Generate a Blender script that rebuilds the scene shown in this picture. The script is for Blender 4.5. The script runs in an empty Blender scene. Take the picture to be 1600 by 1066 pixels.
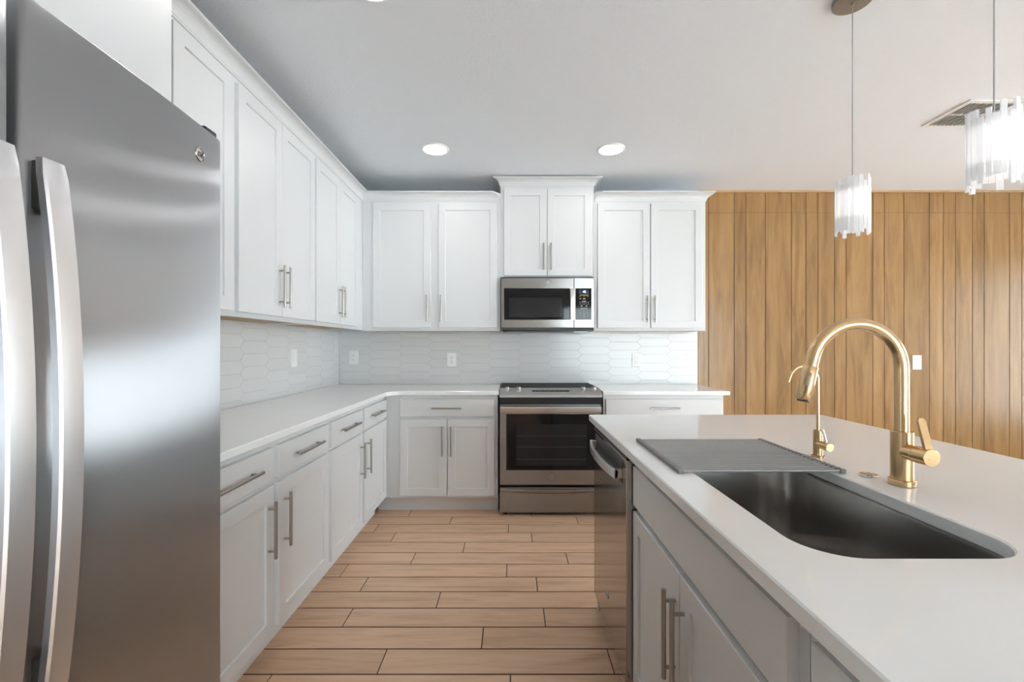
import bpy, bmesh, math, random
from mathutils import Vector, Matrix
random.seed(7)
S = bpy.context.scene
COL = S.collection

# ------------------------------------------------------------------ camera
F_PX = 705.0
CAM_Z = 1.245
cam_d = bpy.data.cameras.new('camera')
cam_d.sensor_fit = 'HORIZONTAL'
cam_d.sensor_width = 36.0
cam_d.lens = 36.0 * F_PX / 1600.0
cam_d.shift_y = 8.0 / 1600.0
cam_d.clip_start = 0.02
cam = bpy.data.objects.new('camera', cam_d)
COL.objects.link(cam)
cam.location = (0, 0, CAM_Z)
cam.rotation_euler = (math.pi / 2, 0, 0)
S.camera = cam

# ------------------------------------------------------------------ world, exposure
w = bpy.data.worlds.new('world')
S.world = w
w.use_nodes = True
bg = w.node_tree.nodes['Background']
bg.inputs['Color'].default_value = (0.86, 0.93, 1.0, 1)
bg.inputs['Strength'].default_value = 5.6
S.view_settings.view_transform = 'Standard'
S.view_settings.look = 'None'
S.view_settings.gamma = 1
S.view_settings.use_curve_mapping = False
S.view_settings.exposure = 1.33
sun_d = bpy.data.lights.new('sun', 'SUN')      # added behind the house so the sunlit patio bounces light to the ceiling
sun_d.energy = 45.0
sun_d.angle = 0.01
sun_d.color = (1.0, 0.99, 0.97)
sun = bpy.data.objects.new('sun', sun_d)
COL.objects.link(sun)
sun.rotation_euler = (math.radians(-24), math.radians(-22), 0)
LAMP = 16.0
S.cycles.use_denoising = True
S.cycles.max_bounces = 10
S.cycles.diffuse_bounces = 6
S.cycles.glossy_bounces = 5
S.cycles.transparent_max_bounces = 12
S.cycles.sample_clamp_indirect = 6.0
S.cycles.caustics_reflective = False
S.cycles.caustics_refractive = False

# room
XL, YB, ZC = -1.514, 3.94, 2.60
XR, YF = 6.2, -4.2
WIN_R = (0.6, 3.7, 0.30, 2.20)      # y0 y1 z0 z1, window in the right wall
FILL_WIN_L = (-3.5, -0.9, 0.30, 2.20)      # unseen window added behind the camera, fill light for the island fronts
WIN_F = (1.25, 5.4, 0.05, 2.25)       # x0 x1 z0 z1, sliding doors behind the camera


def portal(name, loc, rot, sx, sy):
    d = bpy.data.lights.new(name, 'AREA')
    d.shape = 'RECTANGLE'
    d.size, d.size_y = sx, sy
    d.cycles.is_portal = True
    o = bpy.data.objects.new(name, d)
    COL.objects.link(o)
    o.location, o.rotation_euler = loc, rot


portal('portal_right', (XR + 0.02, (WIN_R[0] + WIN_R[1]) / 2, (WIN_R[2] + WIN_R[3]) / 2), (0, math.pi / 2, 0),
       WIN_R[3] - WIN_R[2], WIN_R[1] - WIN_R[0])
portal('portal_front', ((WIN_F[0] + WIN_F[1]) / 2, YF - 0.02, (WIN_F[2] + WIN_F[3]) / 2), (math.pi / 2, 0, 0),
       WIN_F[1] - WIN_F[0], WIN_F[3] - WIN_F[2])

portal('portal_left', (XL - 0.14, (FILL_WIN_L[0] + FILL_WIN_L[1]) / 2, (FILL_WIN_L[2] + FILL_WIN_L[3]) / 2), (0, -math.pi / 2, 0),
       FILL_WIN_L[3] - FILL_WIN_L[2], FILL_WIN_L[1] - FILL_WIN_L[0])


# ------------------------------------------------------------------ materials
def new_mat(name):
    m = bpy.data.materials.new(name)
    m.use_nodes = True
    nt = m.node_tree
    return m, nt, nt.nodes['Principled BSDF']


def plain(name, col, rough=0.5, metal=0.0, noise=0.03, scale=30, bump=0.0, bscale=200, coat=0.0, spec=0.5, emit=None, es=0):
    m, nt, b = new_mat(name)
    b.inputs['Roughness'].default_value = rough
    b.inputs['Metallic'].default_value = metal
    b.inputs['Coat Weight'].default_value = coat
    b.inputs['Specular IOR Level'].default_value = spec
    tc = nt.nodes.new('ShaderNodeTexCoord')
    n = nt.nodes.new('ShaderNodeTexNoise')
    n.inputs['Scale'].default_value = scale
    n.inputs['Detail'].default_value = 3
    nt.links.new(tc.outputs['Object'], n.inputs['Vector'])
    mx = nt.nodes.new('ShaderNodeMix')
    mx.data_type = 'RGBA'
    lo = [c * (1 - noise) for c in col]
    hi = [min(1, c * (1 + noise)) for c in col]
    mx.inputs[6].default_value = (*lo, 1)
    mx.inputs[7].default_value = (*hi, 1)
    nt.links.new(n.outputs['Fac'], mx.inputs[0])
    nt.links.new(mx.outputs[2], b.inputs['Base Color'])
    if bump:
        n2 = nt.nodes.new('ShaderNodeTexNoise')
        n2.inputs['Scale'].default_value = bscale
        n2.inputs['Detail'].default_value = 2
        nt.links.new(tc.outputs['Object'], n2.inputs['Vector'])
        bp = nt.nodes.new('ShaderNodeBump')
        bp.inputs['Strength'].default_value = bump
        bp.inputs['Distance'].default_value = 0.004
        nt.links.new(n2.outputs['Fac'], bp.inputs['Height'])
        nt.links.new(bp.outputs['Normal'], b.inputs['Normal'])
    if emit:
        b.inputs['Emission Color'].default_value = (*emit, 1)
        b.inputs['Emission Strength'].default_value = es
    return m


def brushed(name, col, rough=0.22, stretch=(1, 1, 60), scale=6, amp=0.08, aniso=0.6, axis='Z', metal=1.0, wav=0.0, rot=0.0):
    """stainless steel with a brushed grain; stretch = noise scaling per axis"""
    m, nt, b = new_mat(name)
    b.inputs['Metallic'].default_value = metal
    b.inputs['Base Color'].default_value = (*col, 1)
    tc = nt.nodes.new('ShaderNodeTexCoord')
    mp = nt.nodes.new('ShaderNodeMapping')
    mp.inputs['Scale'].default_value = stretch
    nt.links.new(tc.outputs['Object'], mp.inputs['Vector'])
    n = nt.nodes.new('ShaderNodeTexNoise')
    n.inputs['Scale'].default_value = scale
    n.inputs['Detail'].default_value = 4
    nt.links.new(mp.outputs['Vector'], n.inputs['Vector'])
    mr = nt.nodes.new('ShaderNodeMapRange')
    mr.inputs['To Min'].default_value = rough - amp
    mr.inputs['To Max'].default_value = rough + amp
    nt.links.new(n.outputs['Fac'], mr.inputs['Value'])
    nt.links.new(mr.outputs['Result'], b.inputs['Roughness'])
    b.inputs['Anisotropic'].default_value = aniso
    b.inputs['Anisotropic Rotation'].default_value = rot
    tg = nt.nodes.new('ShaderNodeTangent')
    tg.direction_type = 'RADIAL'
    tg.axis = axis
    nt.links.new(tg.outputs['Tangent'], b.inputs['Tangent'])
    if wav:
        n2 = nt.nodes.new('ShaderNodeTexNoise')
        n2.inputs['Scale'].default_value = 3.0
        n2.inputs['Detail'].default_value = 1
        nt.links.new(tc.outputs['Object'], n2.inputs['Vector'])
        bp = nt.nodes.new('ShaderNodeBump')
        bp.inputs['Strength'].default_value = wav
        bp.inputs['Distance'].default_value = 0.02
        nt.links.new(n2.outputs['Fac'], bp.inputs['Height'])
        nt.links.new(bp.outputs['Normal'], b.inputs['Normal'])
    return m


def wood(name, c_dark, c_mid, c_light, stretch, rough=0.45, bump=0.05, coat=0.0, tone=0.35, spec=0.5):
    """wood grain, one tone per board taken from the board's colour attribute"""
    m, nt, b = new_mat(name)
    b.inputs['Roughness'].default_value = rough
    b.inputs['Coat Weight'].default_value = coat
    b.inputs['Specular IOR Level'].default_value = spec
    tc = nt.nodes.new('ShaderNodeTexCoord')
    at = nt.nodes.new('ShaderNodeAttribute')
    at.attribute_name = 'tone'
    off = nt.nodes.new('ShaderNodeVectorMath')
    off.operation = 'MULTIPLY_ADD'
    off.inputs[1].default_value = (37, 23, 17)
    nt.links.new(at.outputs['Color'], off.inputs[0])
    nt.links.new(tc.outputs['Object'], off.inputs[2])
    mp = nt.nodes.new('ShaderNodeMapping')
    mp.inputs['Scale'].default_value = stretch
    nt.links.new(off.outputs[0], mp.inputs['Vector'])
    n = nt.nodes.new('ShaderNodeTexNoise')
    n.inputs['Scale'].default_value = 3
    n.inputs['Detail'].default_value = 8
    n.inputs['Roughness'].default_value = 0.62
    n.inputs['Distortion'].default_value = 0.6
    nt.links.new(mp.outputs['Vector'], n.inputs['Vector'])
    cr = nt.nodes.new('ShaderNodeValToRGB')
    e = cr.color_ramp.elements
    e[0].position, e[0].color = 0.28, (*c_dark, 1)
    e[1].position, e[1].color = 0.78, (*c_light, 1)
    k = e.new(0.5)
    k.color = (*c_mid, 1)
    nt.links.new(n.outputs['Fac'], cr.inputs['Fac'])
    sep = nt.nodes.new('ShaderNodeSeparateColor')
    nt.links.new(at.outputs['Color'], sep.inputs[0])
    mr = nt.nodes.new('ShaderNodeMapRange')
    mr.inputs['To Min'].default_value = 1 - tone / 2
    mr.inputs['To Max'].default_value = 1 + tone / 2
    nt.links.new(sep.outputs[0], mr.inputs['Value'])
    hsv = nt.nodes.new('ShaderNodeHueSaturation')
    nt.links.new(mr.outputs['Result'], hsv.inputs['Value'])
    nt.links.new(cr.outputs['Color'], hsv.inputs['Color'])
    nt.links.new(hsv.outputs['Color'], b.inputs['Base Color'])
    bp = nt.nodes.new('ShaderNodeBump')
    bp.inputs['Strength'].default_value = bump
    bp.inputs['Distance'].default_value = 0.002
    nt.links.new(n.outputs['Fac'], bp.inputs['Height'])
    nt.links.new(bp.outputs['Normal'], b.inputs['Normal'])
    return m


def tile_mat():
    m, nt, b = new_mat('picket_tile')
    b.inputs['Roughness'].default_value = 0.18
    at = nt.nodes.new('ShaderNodeAttribute')
    at.attribute_name = 'tone'
    mx = nt.nodes.new('ShaderNodeMix')
    mx.data_type = 'RGBA'
    mx.inputs[6].default_value = (0.665, 0.66, 0.655, 1)
    mx.inputs[7].default_value = (0.68, 0.68, 0.68, 1)
    sep = nt.nodes.new('ShaderNodeSeparateColor')
    nt.links.new(at.outputs['Color'], sep.inputs[0])
    nt.links.new(sep.outputs[0], mx.inputs[0])
    nt.links.new(mx.outputs[2], b.inputs['Base Color'])
    return m


def translucent(name):
    m = bpy.data.materials.new(name)
    m.use_nodes = True
    nt = m.node_tree
    nt.nodes.remove(nt.nodes['Principled BSDF'])
    out = nt.nodes['Material Output']
    n = nt.nodes.new('ShaderNodeTexNoise')
    n.inputs['Scale'].default_value = 60
    tc = nt.nodes.new('ShaderNodeTexCoord')
    nt.links.new(tc.outputs['Object'], n.inputs['Vector'])
    mc = nt.nodes.new('ShaderNodeMix')
    mc.data_type = 'RGBA'
    mc.inputs[6].default_value = (0.92, 0.92, 0.93, 1)
    mc.inputs[7].default_value = (0.97, 0.97, 0.97, 1)
    nt.links.new(n.outputs['Fac'], mc.inputs[0])
    d = nt.nodes.new('ShaderNodeBsdfDiffuse')
    t = nt.nodes.new('ShaderNodeBsdfTranslucent')
    g = nt.nodes.new('ShaderNodeBsdfGlossy')
    g.inputs['Roughness'].default_value = 0.25
    nt.links.new(mc.outputs[2], d.inputs['Color'])
    nt.links.new(mc.outputs[2], t.inputs['Color'])
    m1 = nt.nodes.new('ShaderNodeMixShader')
    m1.inputs[0].default_value = 0.5
    nt.links.new(d.outputs[0], m1.inputs[1])
    nt.links.new(t.outputs[0], m1.inputs[2])
    m2 = nt.nodes.new('ShaderNodeMixShader')
    m2.inputs[0].default_value = 0.05
    nt.links.new(m1.outputs[0], m2.inputs[1])
    nt.links.new(g.outputs[0], m2.inputs[2])
    nt.links.new(m2.outputs[0], out.inputs['Surface'])
    return m


def pane_mat():
    m = bpy.data.materials.new('window_glass')
    m.use_nodes = True
    nt = m.node_tree
    nt.nodes.remove(nt.nodes['Principled BSDF'])
    out = nt.nodes['Material Output']
    t = nt.nodes.new('ShaderNodeBsdfTransparent')
    t.inputs['Color'].default_value = (0.94, 0.97, 0.96, 1)
    g = nt.nodes.new('ShaderNodeBsdfGlossy')
    g.inputs['Roughness'].default_value = 0.02
    f = nt.nodes.new('ShaderNodeFresnel')
    mx = nt.nodes.new('ShaderNodeMixShader')
    nt.links.new(f.outputs[0], mx.inputs[0])
    nt.links.new(t.outputs[0], mx.inputs[1])
    nt.links.new(g.outputs[0], mx.inputs[2])
    nt.links.new(mx.outputs[0], out.inputs['Surface'])
    return m


M = {}
M['paint'] = plain('wall_paint', (0.76, 0.76, 0.75), 0.7, bump=0.1)
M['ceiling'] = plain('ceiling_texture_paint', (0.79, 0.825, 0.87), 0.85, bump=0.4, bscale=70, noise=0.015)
M['cab'] = plain('white_cabinet_lacquer', (0.705, 0.71, 0.715), 0.38, noise=0.01, scale=4)
M['cab_wood'] = plain('cabinet_underside_maple', (0.42, 0.29, 0.17), 0.6, noise=0.15, scale=12)
M['quartz'] = plain('white_quartz', (0.86, 0.86, 0.855), 0.09, noise=0.02, scale=5)
M['nickel'] = plain('satin_nickel', (0.40, 0.37, 0.34), 0.32, metal=1.0)
M['steel_fridge'] = brushed('brushed_steel_fridge', (0.47, 0.48, 0.50), 0.32, (40, 40, 1), 5, 0.01, 1.0, wav=0.05)
M['steel_handle'] = brushed('satin_steel_handle', (0.80, 0.80, 0.82), 0.36, (40, 40, 1), 8, 0.05, 0.3)
M['steel'] = brushed('brushed_steel', (0.38, 0.365, 0.35), 0.24, (1, 1, 60), 8, 0.05, 0.6)
M['steel_range'] = brushed('brushed_steel_range', (0.32, 0.313, 0.305), 0.24, (1, 60, 60), 6, 0.012, 0.8, rot=0.25)
M['sink'] = brushed('brushed_steel_sink', (0.41, 0.395, 0.38), 0.25, (30, 30, 1), 4, 0.012, 0.3)
M['gold'] = brushed('brushed_gold', (0.60, 0.405, 0.215), 0.26, (1, 1, 80), 6, 0.012, 0.0)
M['gold_dark'] = plain('gold_rubber_button', (0.35, 0.25, 0.15), 0.5, metal=0.6)
M['chrome'] = plain('polished_chrome', (0.75, 0.74, 0.72), 0.12, metal=1.0)
M['black'] = plain('black_enamel', (0.008, 0.008, 0.009), 0.25)
M['glass_black'] = plain('black_oven_glass', (0.005, 0.005, 0.006), 0.05, spec=0.3)
M['cooktop_glass'] = plain('black_ceramic_cooktop', (0.006, 0.006, 0.006), 0.45, spec=0.05)
M['steel_panel'] = plain('satin_steel_panel', (0.40, 0.39, 0.38), 0.45, metal=0.4)
M['bar_steel'] = plain('satin_steel_bar_plain', (0.55, 0.54, 0.53), 0.28, metal=1.0)
M['glass_grey'] = plain('dark_screened_glass', (0.018, 0.018, 0.019), 0.08, spec=0.3)
M['dark_grey'] = plain('dark_grey_plastic', (0.05, 0.05, 0.05), 0.5)
M['rack'] = plain('rack_grey_coating', (0.36, 0.355, 0.35), 0.42, metal=0.35)
M['silicone'] = plain('grey_silicone', (0.24, 0.235, 0.23), 0.6)
M['white_plastic'] = plain('white_plastic', (0.84, 0.84, 0.83), 0.3, noise=0.01)
M['slot'] = plain('outlet_slot_dark', (0.08, 0.08, 0.08), 0.6)
M['vent'] = plain('white_vent_metal', (0.80, 0.80, 0.80), 0.4)
M['vent_dark'] = plain('vent_cavity', (0.50, 0.50, 0.50), 0.8)
M['grout'] = plain('tile_grout', (0.47, 0.465, 0.46), 0.8)
M['floor_grout'] = plain('floor_grout', (0.07, 0.035, 0.02), 0.8)
M['tile'] = tile_mat()
M['floor'] = wood('oak_look_plank', (0.53, 0.325, 0.20), (0.69, 0.45, 0.295), (0.77, 0.54, 0.38), (0.9, 9, 1), 0.36, 0.04, tone=0.14)
M['panel'] = wood('golden_wood_paneling', (0.19, 0.097, 0.032), (0.29, 0.158, 0.056), (0.37, 0.213, 0.084), (5, 1, 0.45), 0.26, 0.04, tone=0.14)
M['panel_trim'] = wood('golden_wood_trim', (0.42, 0.23, 0.09), (0.55, 0.33, 0.14), (0.66, 0.42, 0.2), (0.6, 1, 6), 0.4, 0.03)
M['groove'] = plain('paneling_groove', (0.09, 0.04, 0.014), 0.7)
M['bronze'] = plain('brushed_bronze_canopy', (0.30, 0.28, 0.25), 0.45, metal=0.6)
M['cord'] = plain('clear_grey_cord', (0.35, 0.35, 0.36), 0.4)
M['selenite'] = translucent('frosted_white_rods')
M['lamp'] = plain('light_diffuser', (0.9, 0.9, 0.9), 0.5, emit=(1.0, 0.975, 0.95), es=LAMP)
M['bulb'] = plain('pendant_bulb_diffuser', (0.9, 0.9, 0.9), 0.5, emit=(1.0, 0.97, 0.94), es=0.75)
M['led_blue'] = plain('blue_display_digits', (0.2, 0.4, 0.9), 0.5, emit=(0.45, 0.65, 1.0), es=1.5)
M['display'] = plain('display_dark_blue', (0.006, 0.01, 0.04), 0.15)
M['key'] = plain('keypad_print', (0.55, 0.55, 0.53), 0.5)
M['key_amber'] = plain('keypad_print_amber', (0.65, 0.42, 0.12), 0.5)
M['pane'] = pane_mat()
M['frame_white'] = plain('window_frame_vinyl', (0.8, 0.8, 0.8), 0.4)
M['ground'] = plain('patio_paving', (0.43, 0.44, 0.46), 0.8, noise=0.10, scale=3)

# ------------------------------------------------------------------ mesh helpers
ORG = {}


class MB:
    def __init__(self):
        self.bm = bmesh.new()
        self.tone = None

    def verts(self, pts):
        return [self.bm.verts.new(p) for p in pts]

    def face(self, vs, tone=None):
        try:
            f = self.bm.faces.new(vs)
        except ValueError:
            return None
        if tone is not None:
            if self.tone is None:
                self.tone = self.bm.loops.layers.float_color.new('tone')
            for l in f.loops:
                l[self.tone] = (tone[0], tone[1], tone[2], 1)
        return f

    def box(self, x0, x1, y0, y1, z0, z1, bev=0.0, seg=2, mp=None, tone=None):
        b = bmesh.new()
        bmesh.ops.create_cube(b, size=1)
        for v in b.verts:
            v.co = Vector((x0 + (v.co.x + .5) * (x1 - x0), y0 + (v.co.y + .5) * (y1 - y0), z0 + (v.co.z + .5) * (z1 - z0)))
        if bev:
            bmesh.ops.bevel(b, geom=list(b.edges), offset=bev, segments=seg, affect='EDGES', profile=0.5)
        self.merge(b, mp, tone)
        return self

    def merge(self, b, mp=None, tone=None):
        idx = {}
        for v in b.verts:
            p = mp(*v.co) if mp else v.co
            idx[v] = self.bm.verts.new(p)
        for f in b.faces:
            self.face([idx[v] for v in f.verts], tone)
        b.free()

    def loft(self, rings, close=True, cap=(True, True), mp=None, tone=None):
        R = []
        for r in rings:
            R.append([self.bm.verts.new(mp(*p) if mp else p) for p in r])
        n = len(R[0])
        for a, b in zip(R, R[1:]):
            for i in range(n if close else n - 1):
                j = (i + 1) % n
                self.face([a[i], a[j], b[j], b[i]], tone)
        if cap[0]:
            self.face(R[0][::-1], tone)
        if cap[1]:
            self.face(R[-1], tone)
        return self

    def tube(self, pts, r, n=14, cap=True, rs=None, mp=None):
        pts = [Vector(mp(*p) if mp else p) for p in pts]
        rings = []
        up = None
        for i, p in enumerate(pts):
            a = pts[max(i - 1, 0)]
            b = pts[min(i + 1, len(pts) - 1)]
            t = (b - a).normalized()
            if up is None:
                up = Vector((0, 0, 1)) if abs(t.z) < .9 else Vector((0, 1, 0))
            u = t.cross(up).normalized()
            v = u.cross(t).normalized()
            up = v
            rr = rs[i] if rs else r
            rings.append([p + u * math.cos(2 * math.pi * k / n) * rr + v * math.sin(2 * math.pi * k / n) * rr for k in range(n)])
        self.loft(rings, cap=(cap, cap))
        return self

    def cyl(self, p0, p1, r, n=24, bev=0.0, r1=None, mp=None):
        r1 = r if r1 is None else r1
        p0, p1 = Vector(p0), Vector(p1)
        if bev:
            d = (p1 - p0).normalized() * bev
            self.tube([p0, p0 + d * .999, p1 - d, p1], r, n, rs=[r - bev, r, r1, r1 - bev], mp=mp)
        else:
            self.tube([p0, p1], r, n, rs=[r, r1], mp=mp)
        return self

    def build(self, name, mat, parent=None, smooth=False, angle=40, org=None, label=None):
        if parent is not None:
            o0 = Vector(ORG[parent.name])
        else:
            o0 = Vector(org) if org else Vector((0, 0, 0))
        bmesh.ops.remove_doubles(self.bm, verts=list(self.bm.verts), dist=1e-6)
        for v in self.bm.verts:
            v.co -= o0
        bmesh.ops.recalc_face_normals(self.bm, faces=list(self.bm.faces))
        me = bpy.data.meshes.new(name)
        self.bm.to_mesh(me)
        self.bm.free()
        if isinstance(mat, str):
            mat = M[mat]
        me.materials.append(mat)
        if smooth:
            me.polygons.foreach_set('use_smooth', [True] * len(me.polygons))
            try:
                me.set_sharp_from_angle(angle=math.radians(angle))
            except Exception:
                pass
        o = bpy.data.objects.new(name, me)
        COL.objects.link(o)
        if parent is not None:
            o.parent = parent
        else:
            o.location = o0
        ORG[o.name] = tuple(o0)
        if label:
            o['label'] = label
        return o


def thing(name, label, cat, loc, group=None):
    o = bpy.data.objects.new(name, None)
    COL.objects.link(o)
    o.location = loc
    o.empty_display_size = 0.1
    ORG[o.name] = tuple(loc)
    o['label'] = label
    o['category'] = cat
    if group:
        o['group'] = group
    return o


def tag(o, label, cat, group=None):
    o['label'] = label
    o['category'] = cat
    if group:
        o['group'] = group
    return o


def struct(o):
    o['kind'] = 'structure'
    return o


def text_part(name, body, size, loc, rot, mat, parent, ext=0.0004):
    cu = bpy.data.curves.new('txt', 'FONT')
    cu.body = body
    cu.size = size
    cu.extrude = ext
    cu.align_x = 'CENTER'
    cu.align_y = 'CENTER'
    t = bpy.data.objects.new('txt', cu)
    COL.objects.link(t)
    dg = bpy.context.evaluated_depsgraph_get()
    me = bpy.data.meshes.new_from_object(t.evaluated_get(dg))
    bpy.data.objects.remove(t)
    bpy.data.curves.remove(cu)
    from mathutils import Euler
    me.transform(Matrix.Translation(Vector(loc) - Vector(ORG[parent.name])) @ Euler(rot).to_matrix().to_4x4())
    me.materials.clear()
    me.materials.append(M[mat])
    o = bpy.data.objects.new(name, me)
    COL.objects.link(o)
    o.parent = parent
    ORG[o.name] = ORG[parent.name]
    return o


def badge(parent, c, r, nrm, up=(0, 0, 1), name='logo_badge', mats=('chrome', 'dark_grey')):
    """round monogram badge: disc, raised rim, two script letters"""
    n = Vector(nrm).normalized()
    u = Vector(up)
    u = (u - n * u.dot(n)).normalized()
    s = u.cross(n)
    c = Vector(c)
    mb = MB()
    prof = [(0, .0016), (r * .80, .0016), (r * .84, .003), (r * .93, .003), (r, .0015), (r, -.001)]
    rings = []
    N = 28
    for pr, h in prof:
        rings.append([c + n * h + (s * math.cos(2 * math.pi * k / N) + u * math.sin(2 * math.pi * k / N)) * max(pr, 1e-4) for k in range(N)])
    mb.loft(rings, cap=(True, True))
    b = mb.build(name, mats[0], parent, smooth=True)
    cu = bpy.data.curves.new('txt', 'FONT')
    cu.body = 'GE'
    cu.size = r * 1.05
    cu.shear = 0.35
    cu.extrude = 0.0005
    cu.align_x = 'CENTER'
    cu.align_y = 'CENTER'
    t = bpy.data.objects.new('txt', cu)
    COL.objects.link(t)
    dg = bpy.context.evaluated_depsgraph_get()
    me = bpy.data.meshes.new_from_object(t.evaluated_get(dg))
    bpy.data.objects.remove(t)
    bpy.data.curves.remove(cu)
    sx = -s
    mt = Matrix((sx, u, n)).transposed()
    # keep the letters readable from outside
    if sx.cross(u).dot(n) < 0:
        mt = Matrix((s, u, n)).transposed()
    mt = mt.to_4x4()
    mt.translation = c + n * .0021 - Vector(ORG[parent.name])
    me.transform(mt)
    me.materials.clear()
    me.materials.append(M[mats[1]])
    o = bpy.data.objects.new('logo_letters', me)
    COL.objects.link(o)
    o.parent = b
    return b


# ------------------------------------------------------------------ setting
def floor():
    mb = MB()
    joints = [-.760, -.4367, -.025, .129, -.297, -.580, -.029, -.773, -.361, -.754, -.126, -.513, -.006]
    P, L, g = 0.144, 0.903, 0.0024
    y_top = 3.296 + P
    k0 = -5
    k = k0
    while True:
        y1 = y_top - P * k
        y0 = y1 - P
        if y1 < YF:
            break
        j = joints[k] if 0 <= k < len(joints) else random.uniform(0, L)
        x = j - L * math.ceil((j - XL) / L)
        while x < XR:
            a, b = max(x, XL), min(x + L, XR)
            if b - a > 0.01 and y0 < YB:
                t = (random.random(), random.random(), random.random())
                yy0, yy1 = max(y0, YF) + g * 1.7, min(y1, YB) - g * 1.7
                if yy1 > yy0 + .01:
                    z = 0.0
                    c = 0.0006
                    mb.loft([[(a + g, yy0, -.003), (b - g, yy0, -.003), (b - g, yy1, -.003), (a + g, yy1, -.003)],
                             [(a + g, yy0, -c), (b - g, yy0, -c), (b - g, yy1, -c), (a + g, yy1, -c)],
                             [(a + g + c, yy0 + c, z), (b - g - c, yy0 + c, z), (b - g - c, yy1 - c, z), (a + g + c, yy1 - c, z)]],
                            cap=(False, True), tone=t)
            x += L
        k += 1
    f = struct(mb.build('floor', 'floor'))
    mb = MB()
    mb.box(XL - .1, XR + .1, YF - .1, YB + .1, -.1, -.0025)
    mb.build('grout', 'floor_grout', f)
    return f


floor()
struct(MB().box(XL - .1, XR + .1, YF - .1, YB + .1, ZC, ZC + .1).build('ceiling', 'ceiling'))
wall_back = struct(MB().box(XL - .1, XR + .1, YB, YB + .1, 0, ZC).build('wall_back', 'paint'))

# wood paneling: continuous sheets with a repeating set of grooves
per = [.101, .171, .226, .126, .105, .145, .101, .233]
gx = [1.714]
seq = [.224, .101, .171, .226, .126, .105, .145, .101, .233, .101, .169, .223, .122, .105, .149, .102, .221, .108]
for s_ in seq:
    gx.append(gx[-1] + s_)
i_ = 2
while gx[-1] < XR:
    gx.append(gx[-1] + per[i_ % 8])
    i_ += 1
PX0 = 1.622
mb = MB()
edges = [PX0] + [g for g in gx if g < XR - .02] + [XR]
G = 0.0022
for zlo, zhi in ((0.0, 2.408), (2.4095, 2.588)):
    rt = random.Random(5)
    for a, b in zip(edges, edges[1:]):
        t = (rt.random(), rt.random(), rt.random())
        a2 = a + (G if a > PX0 else 0)
        b2 = b - G
        y0, y1 = YB - .006, YB - .002
        mb.loft([[(a2, y1, zlo), (b2, y1, zlo), (b2, y1, zhi), (a2, y1, zhi)],
                 [(a2 + .001, y0, zlo), (b2 - .001, y0, zlo), (b2 - .001, y0, zhi), (a2 + .001, y0, zhi)]], cap=(False, True), tone=t)
mb.build('wood_paneling', 'panel', wall_back)
MB().box(PX0, XR, YB - .003, YB - .0005, 0, 2.588).build('paneling_groove', 'groove', wall_back)
mb = MB()
for px, py in ((580, 455), (748, 410), (737, 530), (1088, 463), (1088, 471), (990, 530), (990, 597), (932, 347), (365, 412),
               (490, 855), (490, 885), (713, 855), (713, 885), (868, 596), (1105, 700)):
    x = (1080 + .4127 * px - 800) / 179.3
    z = CAM_Z - (280 + .4127 * py - 541) / 179.3
    mb.cyl((x, YB - .0064, z), (x, YB - .004, z), .004, 8)
mb.build('nail_hole', 'slot', wall_back)
struct(MB().box(PX0, XR, YB - .018, YB, 2.585, ZC, .003).build('trim_1', 'panel_trim'))
struct(MB().box(PX0, XR, YB - .018, YB - .0065, 0, .11, .003).build('baseboard_back', 'frame_white'))


def wall_with_opening(name, mp, u0, u1, a0, a1, z0, z1):
    mb = MB()
    mb.box(u0, a0, 0, .12, 0, ZC, mp=mp)
    mb.box(a1, u1, 0, .12, 0, ZC, mp=mp)
    mb.box(a0, a1, 0, .12, 0, z0, mp=mp)
    mb.box(a0, a1, 0, .12, z1, ZC, mp=mp)
    return struct(mb.build(name, 'paint'))


mR = lambda u, d, z: (XR + d, u, z)
mF = lambda u, d, z: (u, YF - d, z)
mWL = lambda u, d, z: (XL - d, u, z)
wall_with_opening('wall_left', mWL, YF - .1, YB + .1, *FILL_WIN_L)
wall_with_opening('wall_right', mR, YF - .1, YB + .1, *WIN_R)
wall_with_opening('wall_front', mF, XL - .1, XR, *WIN_F)


def window(name, mp, a0, a1, z0, z1, n):
    mb = MB()
    wd = .05
    mb.box(a0, a1, .03, .09, z1 - wd, z1, mp=mp)
    mb.box(a0, a1, .03, .09, z0, z0 + wd, mp=mp)
    for k in range(n + 1):
        c = a0 + (a1 - a0) * k / n
        c = min(max(c, a0 + wd / 2), a1 - wd / 2)
        mb.box(c - wd / 2, c + wd / 2, .032, .088, z0 + wd, z1 - wd, mp=mp)
    f = struct(mb.build(name, 'frame_white'))
    MB().box(a0 + .02, a1 - .02, .058, .062, z0 + .02, z1 - .02, mp=mp).build('pane', 'pane', f)


window('window_1', mR, *WIN_R, 3)
window('fill_window', mWL, *FILL_WIN_L, 2)  # out of view, added to let in fill light from the left
window('door_1', mF, *WIN_F, 3)
struct(MB().box(-12, 18, -14, 14, -.35, -.12).build('patio_ground', 'ground'))


# ------------------------------------------------------------------ picket tile backsplash
def clip(poly, x0, x1, z0, z1):
    def cl(p, f, inter):
        o = []
        for i in range(len(p)):
            a, b = p[i - 1], p[i]
            fa, fb = f(a), f(b)
            if fa >= 0 and fb >= 0:
                o.append(b)
            elif fa >= 0 > fb:
                o.append(inter(a, b, fa, fb))
            elif fa < 0 <= fb:
                o.append(inter(a, b, fa, fb))
                o.append(b)
        return o

    def it(a, b, fa, fb):
        t = fa / (fa - fb)
        return (a[0] + (b[0] - a[0]) * t, a[1] + (b[1] - a[1]) * t)
    for f in (lambda p: p[0] - x0, lambda p: x1 - p[0], lambda p: p[1] - z0, lambda p: z1 - p[1]):
        poly = cl(poly, f, it)
        if len(poly) < 3:
            return None
    return poly


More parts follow.
